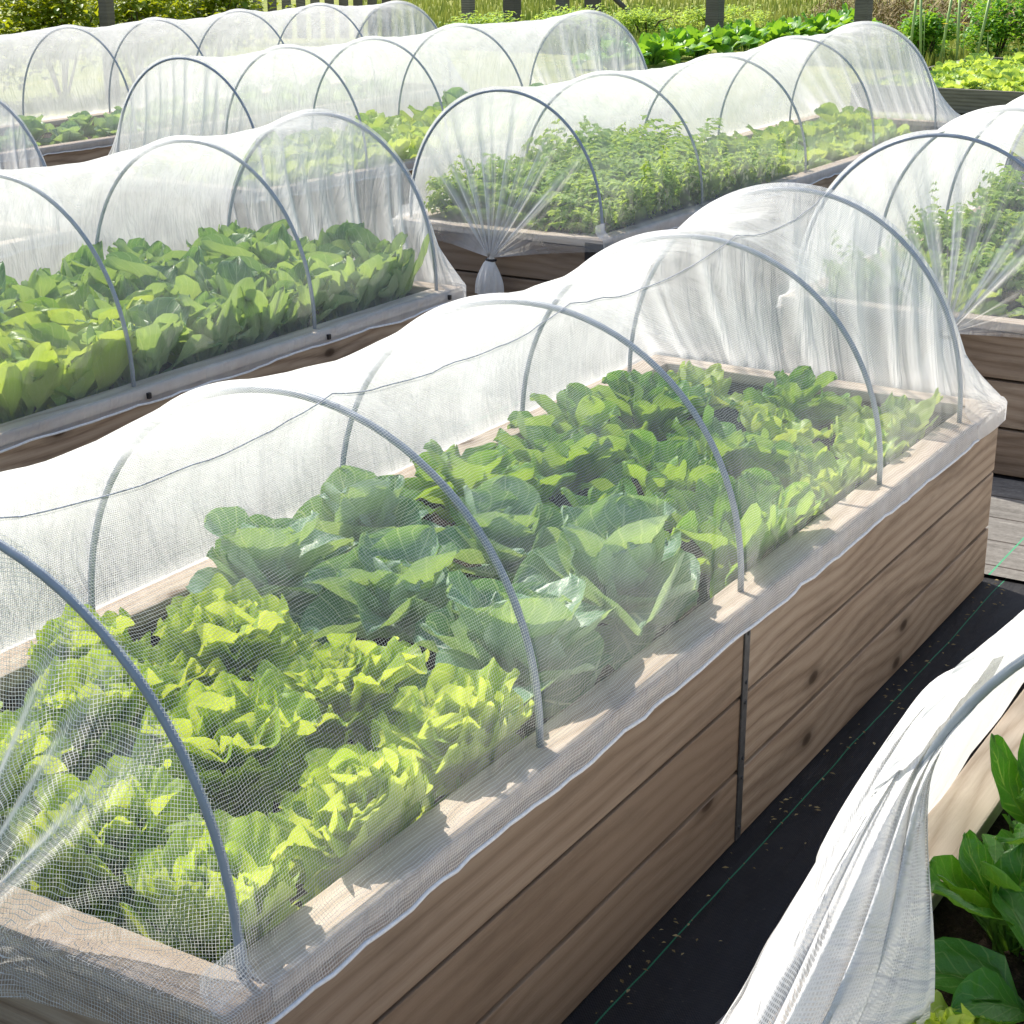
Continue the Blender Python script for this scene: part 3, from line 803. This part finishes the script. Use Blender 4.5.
def fit(o, box):
    """leaves that would push through the net or the boards bend back inside the bed"""
    x0, x1, y0, y1 = box
    M4 = Matrix.LocRotScale(o.location, o.rotation_euler, o.scale); n = len(o.data.vertices)
    co = np.empty(n * 3, np.float32); o.data.vertices.foreach_get('co', co); co = co.reshape(-1, 3)
    m = np.array(M4); P = co @ m[:3, :3].T + m[:3, 3]
    Q = P.copy(); k = .07
    low = np.clip((ZR + .02 - P[:, 2]) / .05, 0, 1) * .04           # keep clear of the rails lower down
    up = np.clip((P[:, 2] - ZR - .15) / .4, 0, 1) ** 1.5 * .22      # the tunnel narrows upwards
    hi = x1 - .07 - low - up; lo = x0 + .07 + low + up
    for ax, h, l in ((0, hi, lo), (1, np.full(n, y1 - .1), np.full(n, y0 + .1))):
        v = P[:, ax]; h = h - k; l = l + k
        d = v - h; Q[:, ax] = np.where(d > 0, h + k * (1 - np.exp(-d / k)), Q[:, ax]); Q[:, 2] += np.where(d > 0, .35 * np.maximum(0, d - k * (1 - np.exp(-d / k))), 0)
        d = l - v; Q[:, ax] = np.where(d > 0, l - k * (1 - np.exp(-d / k)), Q[:, ax]); Q[:, 2] += np.where(d > 0, .35 * np.maximum(0, d - k * (1 - np.exp(-d / k))), 0)
    if np.abs(Q - P).max() < .004: return
    inv = np.linalg.inv(m); C = Q @ inv[:3, :3].T + inv[:3, 3]
    me = o.data.copy(); me.vertices.foreach_set('co', C.astype(np.float32).ravel()); me.update(); o.data = me
SZ = ZR - .085
BA = (-1.22, 0, -3.70, 0); BB = (-3.62, -2.42, -3.6, .62); BD = (-3.62, -2.42, 1.84, 7.55); BE = (-1.22, 0, 1.12, 9); BC = (-5.95, -4.75, 2.2, 7.3); BH = (-8.4, -7.2, -.5, 8.1); BF = (.64, 1.84, -4.6, 1.5)
# foreground bed: three rows along the length
rowsn = ['right rail row', 'middle row', 'left rail row']
lets = [[(-.17, -3.54), (-.14, -3.20), (-.17, -2.87)], [(-.47, -3.47), (-.49, -3.13), (-.47, -2.80)], [(-.83, -3.46), (-.80, -3.13), (-.80, -2.76), (-1.05, -3.32), (-1.06, -2.92)]]
for r, row in enumerate(lets):
    for k, (x, y) in enumerate(row[:3]):
        plant('lettuce', LET[(k + r * 2) % 4], x, y, SZ + .0, f'frilly lime green lettuce in the foreground bed, {rowsn[r]}, {ORD[k]} from near end', 'lettuce', 'frilly lettuces in the foreground bed', prnd.uniform(.98, 1.12), box=BA)
    for k, (x, y) in enumerate(row[3:]):
        plant('lettuce', LET[(k + 1) % 4], x, y, SZ, f'frilly lettuce tight against the left rail inside the foreground bed, {["nearer", "farther"][k]} one', 'lettuce', 'frilly lettuces in the foreground bed', prnd.uniform(.85, .95), box=BA)
cabs = [(-.27, -2.52, 1.2, 'large open pale cabbage by the right rail, just past the lettuces'), (-.27, -2.08, 1.15, 'pale cupped cabbage by the right rail, behind the large open cabbage'),
        (-.66, -2.36, 1.0, 'blue green cabbage in the middle of the foreground bed, nearest the lettuces'), (-1.0, -2.40, 1.0, 'dark cabbage by the left rail, nearest the lettuces'),
        (-1.0, -2.02, .95, 'dark cabbage by the left rail, behind another cabbage'), (-.63, -1.95, .95, 'dark cabbage in the middle of the foreground bed, behind another cabbage')]
for k, (x, y, s, lab) in enumerate(cabs):
    a, b = CAB[k % 3]
    plant('cabbage', a, x, y, SZ, lab, 'cabbage', 'cabbages in the foreground bed', s, b, box=BA)
kales = [[(-.17, -1.64), (-.20, -1.33)], [(-.50, -1.66), (-.52, -1.32), (-.50, -1.0)], [(-.98, -1.6), (-.88, -1.28), (-.98, -.98)]]
for r, row in enumerate(kales):
    for k, (x, y) in enumerate(row):
        plant('leafy_green', KALE[(k + r) % 3], x, y, SZ, f'broad leaved green plant behind the foreground cabbages, {rowsn[r]}, {ORD[k]} from the cabbages', 'leafy green', 'broad leaved greens in the foreground bed', prnd.uniform(.9, 1.2), box=BA)
limes = [[(-.18, -1.02), (-.20, -.73), (-.22, -.42)], [(-.50, -.68), (-.55, -.36)], [(-.90, -.66), (-.92, -.34)]]
for r, row in enumerate(limes):
    for k, (x, y) in enumerate(row):
        src = LIME[k % 2] if r == 0 else (LIME[1] if (k + r) % 2 else KALE[k % 3])
        plant('leafy_green', src, x, y, SZ, f'light leafy plant in the foreground bed, {rowsn[r]}, {ORD[len(row) - 1 - k]} from its far end', 'leafy green', 'light greens at the far end of the foreground bed', prnd.uniform(.88, 1.0), box=BA)
# dense spinach bed
for r, x in enumerate((-2.64, -3.02, -3.40)):
    for k in range(9):
        y = .36 - k * .29 + (.12 if r == 1 else 0) + prnd.uniform(-.03, .03)
        plant('spinach_plant', SPB[(0, 1, 0, 1, 0, 1, 2, 2, 3)[(k + r) % 9 if r == 1 and k < 7 else k]], x + prnd.uniform(-.03, .03), y, SZ, f'tall spinach plant in the dense spinach bed, {rowsn[r]}, {ORD[k]} from its far end', 'spinach', 'spinach plants in the dense spinach bed', prnd.uniform(1.08, 1.32), box=BB)
# feathery greens bed, then cabbages
for r, x in enumerate((-2.66, -3.02, -3.38)):
    for k in range(6):
        plant('feathery_plant', FEA[(k + r) % 3], x + prnd.uniform(-.04, .04), 2.2 + k * .36 + prnd.uniform(-.05, .05), SZ, f'bushy feathery green plant, {rowsn[r]}, {ORD[k]} from the gathered net end', 'feathery plant', 'feathery greens in their bed', prnd.uniform(.95, 1.2), box=BD)
for r, x in enumerate((-2.72, -3.15)):
    for k in range(6):
        if r == 0 and k == 5: continue
        plant('leafy_green', PALE[(k + r) % 2], x, 4.55 + k * .46, SZ, f'low pale leafy plant, {["right", "left"][r]} row, {ORD[k]} beyond the feathery greens', 'leafy green', 'pale greens beyond the feathery greens', prnd.uniform(.9, 1.15), box=BD)
# bed beyond
for r, x in enumerate((-.22, -.6, -.98)):
    for k in range(7):
        me = (LIME + [FEA[0]])[(k + r) % 3]
        plant('leafy_green', me, x, 1.45 + k * .36 + prnd.uniform(-.05, .05), SZ, f'light green plant in the bed beyond the foreground bed, {rowsn[r]}, {ORD[k]} plant', 'leafy green', 'light greens in the bed beyond', prnd.uniform(.75, .95), box=BE)
# pale greens bed
for r, x in enumerate((-4.98, -5.35, -5.72)):
    for k in range(12):
        pale = k < 8
        a, b = CABL[k % 2]
        lab = (f'pale leafy plant in the bed behind the spinach, {rowsn[r]}, {ORD[k]} from near end' if pale
               else f'blue green cabbage, {rowsn[r]}, {ORD[k - 8]} behind the pale leafy plants')
        plant('leafy_green' if pale else 'cabbage', PALE[(k + r) % 2] if pale else a, x, 2.55 + k * .39 + prnd.uniform(-.04, .04), SZ, lab, 'leafy green' if pale else 'cabbage',
              'pale greens in the bed behind the spinach' if pale else 'cabbages at the end of the pale greens bed', prnd.uniform(.95, 1.2), None if pale else b, box=BC)
# rearmost bed
for r, x in enumerate((-7.45, -7.8)):
    for k in range(12):
        a, b = CABL[(k + r) % 2]
        plant('cabbage', a, x, 2.0 + k * .47, SZ, f'cabbage in the {["front", "back"][r]} row of the rearmost bed, {ORD[k]} from its left end', 'cabbage', 'cabbages in the rearmost bed', prnd.uniform(.72, .95), b, box=BH)
# open bed at the lower right
for k, (x, y, s, lab) in enumerate([(.85, -2.86, 1.3, 'glossy dark green spinach plant in the open bed, nearest its left rail'), (.86, -2.60, 1.4, 'glossy spinach plant in the open bed, just behind the plant by the rail'),
                                    (.98, -3.04, 1.1, 'glossy spinach plant in the open bed, at the edge of the photo')]):
    plant('spinach_plant', SPN[k % 2], x, y, SZ, lab, 'spinach', 'glossy spinach in the open bed', s, box=BF)
for k, (x, y) in enumerate([(.86, -3.22), (.97, -3.24)]):
    plant('lettuce', LET[k], x, y, SZ - .02, ['small yellow green lettuce at the bottom edge, beside the bunched net', 'small yellow green lettuce at the bottom edge, right of another lettuce'][k], 'lettuce', 'small lettuces in the open bed', .62, box=BF)

# ------------------------------------------------------------------ litter on the fabric
mb = MB(); lr = random.Random(5)
for k in range(170):
    x = abs(lr.gauss(0, .05)) + .012 if lr.random() < .75 else lr.uniform(.02, .6); y = lr.uniform(-3.4, .0); s = lr.uniform(.003, .009); a = lr.uniform(0, 6)
    d1 = Vector((math.cos(a) * s, math.sin(a) * s, 0)); d2 = Vector((-math.sin(a) * s * .5, math.cos(a) * s * .5, .002)); c = Vector((x, y, .012))
    mb.add([c - d1, c + d2, c + d1, c - d2 + Vector((0, 0, .003))], [(0, 1, 2, 3)], None, lr.random())
tag(mb.build('litter', M['straw'], None, False), 'small straw coloured leaf bits along the foot of the foreground bed', 'litter', kind='stuff')

# ------------------------------------------------------------------ background
def leaf_cloud(mb, rnd, n, cx, cy, cz, rx, ry, rz, size, holes=.35):
    k = 0; tries = 0
    while k < n and tries < n * 8:
        tries += 1
        p = Vector((rnd.gauss(0, .5), rnd.gauss(0, .5), rnd.gauss(0, .5)))
        if p.length > 1.1: continue
        q = Vector((p.x * rx, p.y * ry, p.z * rz))
        if nz((cx + q.x) * 2.1, (cy + q.y) * 2.1, (cz + q.z) * 2.6) < -holes + .2: continue
        s = size * rnd.uniform(.6, 1.4)
        leaf(mb, rnd, (cx + q.x, cy + q.y, max(.02, cz + q.z)), rnd.uniform(0, 6.28), s, s * .7, rnd.uniform(-.3, 1.0), rnd.uniform(-1.2, .2), 'round', .4, 0, 3, 3, 3, petiole=.08, tint=min(1, max(0, .45 + .5 * nz(cx * 3 + q.x * 3, q.y * 3, q.z * 3) + rnd.uniform(-.2, .3))))
        k += 1

def shrub(name, x, y, h, r, label, n=1500, size=.09, mat='shrubleaf', cat='shrub', group='leafy shrubs behind the rearmost bed'):
    rnd = random.Random(int(x * 100 + y * 7)); root = empty(name, (x, y, 0)); tag(root, label, cat, group)
    mb = MB()
    for k in range(7):
        a = rnd.uniform(0, 6.28); d = rnd.uniform(0, r * .6)
        leaf_cloud(mb, rnd, n // 7, math.cos(a) * d, math.sin(a) * d, h * rnd.uniform(.35, .72), r * .62, r * .62, h * .42, size)
    mb.build('foliage', M[mat], root)
    ms = MB()
    for k in range(6):
        a = rnd.uniform(0, 6.28); e = Vector((math.cos(a) * r * .5, math.sin(a) * r * .5, h * .7))
        tube(ms, [Vector((math.cos(a) * .05, math.sin(a) * .05, 0)), e * .5 + Vector((0, 0, .1)), e], [.018, .012, .006], 6)
    ms.build('stem', M['bark'], root)

for k, (x, y, h, r) in enumerate([(-14.6, 8.6, 1.35, 1.0), (-14.3, 10.1, 1.5, 1.0), (-14.5, 11.6, 1.45, 1.0), (-14.4, 13.0, 1.5, 1.0)]):
    shrub('shrub', x, y, h, r, f'sunlit green leafy shrub behind the rearmost bed, {ORD[k]} from the left', 2600, .10)
posts = [(-13.3, 9.9, .065, 1.7, 'dark wooden post rising among the shrubs at upper left'),
         (-17.4, 24.0, .10, 1.5, 'fence post right of the rearmost net tunnel, leftmost of the fence posts'), (-16.4, 24.0, .13, 1.5, 'thick fence post, second right of the rearmost net tunnel'),
         (-15.4, 24.2, .10, 1.5, 'fence post, third right of the rearmost net tunnel'), (-14.8, 24.3, .12, 1.4, 'fence post with a slanting brace behind the pale greens tunnel'),
         (-11.35, 22.3, .12, 1.4, 'thick dark fence post behind the chard row'), (-9.2, 23.6, .12, 1.3, 'dark fence post at the far end of the chard row')]
for x, y, r, h, lab in posts:
    mb = MB(); board(mb, -r, r, -r, r, 0, h, .012, int(-x * 10)); o = mb.build('fence_post', M['fence'], None, False, loc=(x, y, 0)); tag(o, lab, 'fence post', 'wooden fence posts behind the beds')
# slanting brace belongs to its post
mb = MB(); tube(mb, [(0, 0, .95), (.9, .5, .02)], .05, 8); br = mb.build('brace', M['fence'], [o for o in bpy.data.objects if o.get('label', '').startswith('fence post with a slant')][0])
# plank fence
root = empty('plank_fence', (-17.6, 17.5, 0)); tag(root, 'weathered grey plank fence behind the rearmost net tunnel', 'fence')
mb = MB()
for k in range(22):
    t = k / 21; board(mb, -3.1 + t * 4.2, -3.1 + t * 4.2 + .185, -.6 + .14 * k, -.57 + .14 * k, .05, 1.25 + .03 * math.sin(k * 2), .006, 300 + k)
mb.build('plank_panel', M['fence'], root, False)
mb = MB(); tube(mb, [(-3.0, -.45, .9), (1.2, 2.6, .9)], .04, 6); mb.build('fence_rail', M['fence'], root)

# low weedy shrubs in front of the fence posts
for k, (x, y, h, r) in enumerate([(-14.6, 20.4, .5, .9), (-13.8, 21.6, .55, .9), (-13.0, 23.0, .5, .9), (-12.6, 25.0, .5, .9)]):
    shrub('weed_clump', x, y, h, r, f'dull green weed clump behind the pale greens tunnel, {ORD[k]} from the left', 1500, .07, 'feather', 'weeds', 'weed clumps by the fence posts')
# chard row
for k in range(11):
    plant('chard_plant', CHA[k % 2], -10.3 + prnd.uniform(-.15, .15), 16.9 + k * .9, .0, f'big glossy chard plant behind the feathery greens tunnel, {ORD[k]} from near end', 'chard', 'chard row behind the net tunnels', prnd.uniform(1.0, 1.25))
# straw bank: dry cut grass heap behind
mb = MB(); lr = random.Random(8)
for k in range(9000):
    t = lr.random(); x = -12.0 + 8.5 * t + lr.gauss(0, .3); y = 29.5 - 5.5 * t + lr.gauss(0, .8); zz = max(0, .55 * math.exp(-lr.gauss(0, .8) ** 2)) * lr.random()
    a = lr.uniform(0, 6.28); l = lr.uniform(.1, .3); d = Vector((math.cos(a) * l, math.sin(a) * l, lr.uniform(-.05, .25))); w = Vector((-math.sin(a), math.cos(a), .3)) * .012; c = Vector((x, y, zz))
    mb.add([c - w, c + w, c + d + w * .3, c + d - w * .3], [(0, 1, 2, 3)], None, lr.random())
tag(mb.build('dry_grass', M['straw'], None, False), 'bank of dry brown cut grass at the edge of the field', 'dry grass', kind='stuff')
# field grass blades
mb = MB(); lr = random.Random(9)
for k in range(26000):
    y = 19 + 50 * lr.random() ** 1.7; x = lr.uniform(-.95, -.10) * y * .82 - 1.0
    if -11.2 < x < -9.4 and y < 27.5: continue
    s = (.10 + .14 * lr.random()) * (1 + y * .012); a = lr.uniform(0, 6.28); b = Vector((math.cos(a), math.sin(a), 0)) * .012 * (1 + y * .03); c = Vector((x, y, -.02)); tip = c + Vector((lr.uniform(-.06, .06), lr.uniform(-.06, .06), s))
    mb.add([c - b, c + b, tip], [(0, 1, 2)], None, min(1, max(0, .5 + .6 * nz(x * .5, y * .15, 1) + lr.uniform(-.25, .25))))
tag(mb.build('grass', M['blade'], None, False), 'sunlit yellow green field grass beyond the beds', 'grass', kind='stuff')
# lettuce patch bed at the upper right
root = empty('garden_bed', (-4.0, 16.0, 0)); tag(root, 'low grey edged garden bed of bright lettuces at the upper right', 'garden bed')
for (a, b, c, d) in ((-1.6, 1.9, -2.32, -2.27), (-1.6, 1.9, 2.27, 2.32), (-1.65, -1.602, -2.32, 2.32), (1.902, 1.95, -2.32, 2.32)):
    mb = MB(); board(mb, a, b, c, d, 0, .26, .006, 77); mb.build('edge_board', M['fence'], root, False)
mb = MB(); mb.add([(-5.6, 13.73, .17), (-2.1, 13.73, .17), (-2.1, 18.27, .17), (-5.6, 18.27, .17)], [(0, 1, 2, 3)]); tag(mb.build('soil', M['soil'], None, False), 'soil in the low bed at the upper right', 'soil', kind='stuff')
for r in range(9):
    for k in range(6):
        plant('lettuce', PALE[0] if (r * 2 + k) % 3 else LIME[0], -5.4 + k * .42 + prnd.uniform(-.05, .05), 14.0 + r * .5 + prnd.uniform(-.06, .06), .15,
              f'small bright lettuce in the upper right bed, {ORD[r]} row, {ORD[k]} from left', 'lettuce', 'bright lettuces in the upper right bed', prnd.uniform(.85, 1.05))
# flowering bean shrubs with stakes behind that bed
for k, (x, y, h, r) in enumerate([(-6.9, 20.0, .75, .6), (-6.0, 20.4, 1.1, .8), (-5.2, 20.3, 1.25, .9), (-4.3, 20.6, 1.3, .9)]):
    shrub('bean_bush', x, y, h, r, f'bushy yellow flecked bean plant behind the upper right bed, {ORD[k]} from the left', 1700, .085, 'chard', 'bean plant', 'bean plants behind the upper right bed')
fr = random.Random(4)
for k in range(9):
    x, y, z = -7.1 + fr.uniform(0, 3), 19.3 + fr.uniform(-.1, .2), fr.uniform(.45, .85)
    mb = MB()
    for q in range(7):
        a = q * 2 * PI / 7; leaf(mb, fr, (0, 0, 0), a, .05, .035, .5, .1, 'round', .2, 0, 3, 3, 3)
    o = mb.build('flower', M['petal'], None, loc=(x, y, z)); 
    ms = MB(); tube(ms, [(0, 0, 0), (.01, .03, -z * .6), (.02, .05, -z)], .006, 6); ms.build('stem', M['stem'], o)
    tag(o, 'small yellow flower among the bean plants at the upper right', 'flower', 'yellow flowers among the bean plants')
for k, (x, dx) in enumerate([(-6.9, .02), (-6.72, -.04), (-6.45, .05), (-6.2, -.02), (-5.95, .07)]):
    mb = MB(); tube(mb, [(0, 0, 0), (dx * 2, .02, 1.0)], .022, 6)
    o = mb.build('garden_stake', M['stem'], None, loc=(x, 19.3, 0)); tag(o, f'pale green stake standing before the bean plants, {ORD[k]} from the left', 'stake', 'stakes before the bean plants')

# ------------------------------------------------------------------ light, sky, camera
SUN_EL = 47; sx, sy = -.93, .36
w = bpy.data.worlds.new('World'); sc.world = w; w.use_nodes = True
nt = w.node_tree; bg = nt.nodes['Background']; sky = nt.nodes.new('ShaderNodeTexSky')
sky.sky_type = 'NISHITA'; sky.sun_disc = False; sky.sun_elevation = R(SUN_EL); sky.sun_rotation = math.atan2(sx, sy)
sky.air_density = 1; sky.dust_density = 1.5; sky.ozone_density = 1
nt.links.new(sky.outputs[0], bg.inputs[0]); bg.inputs[1].default_value = .145
sd = bpy.data.lights.new('sun', 'SUN'); sd.energy = 5.0; sd.angle = R(.53); sd.color = (1, .94, .84)
so = bpy.data.objects.new('sun', sd); COL.objects.link(so)
d = Vector((sx, sy, math.tan(R(SUN_EL)) * math.hypot(sx, sy))).normalized()
so.rotation_euler = d.to_track_quat('Z', 'Y').to_euler(); so.location = d * 30

cd = bpy.data.cameras.new('camera'); cam = bpy.data.objects.new('camera', cd); COL.objects.link(cam)
F_PX = 1712.9; cd.sensor_width = 36; cd.lens = F_PX / 1024 * 36; cd.clip_start = .05; cd.clip_end = 1000
cam.location = (1.379, -5.235, 2.0426); cam.rotation_euler = (PI / 2 - .3348, 0, .5464)
sc.camera = cam

sc.view_settings.view_transform = 'Standard'; sc.view_settings.look = 'None'; sc.view_settings.gamma = 1
sc.view_settings.exposure = .59
cy = sc.cycles
cy.transparent_max_bounces = 48; cy.max_bounces = 10; cy.diffuse_bounces = 5; cy.glossy_bounces = 3; cy.transmission_bounces = 6
cy.sample_clamp_indirect = 6; cy.use_denoising = True; cy.caustics_reflective = False; cy.caustics_refractive = False
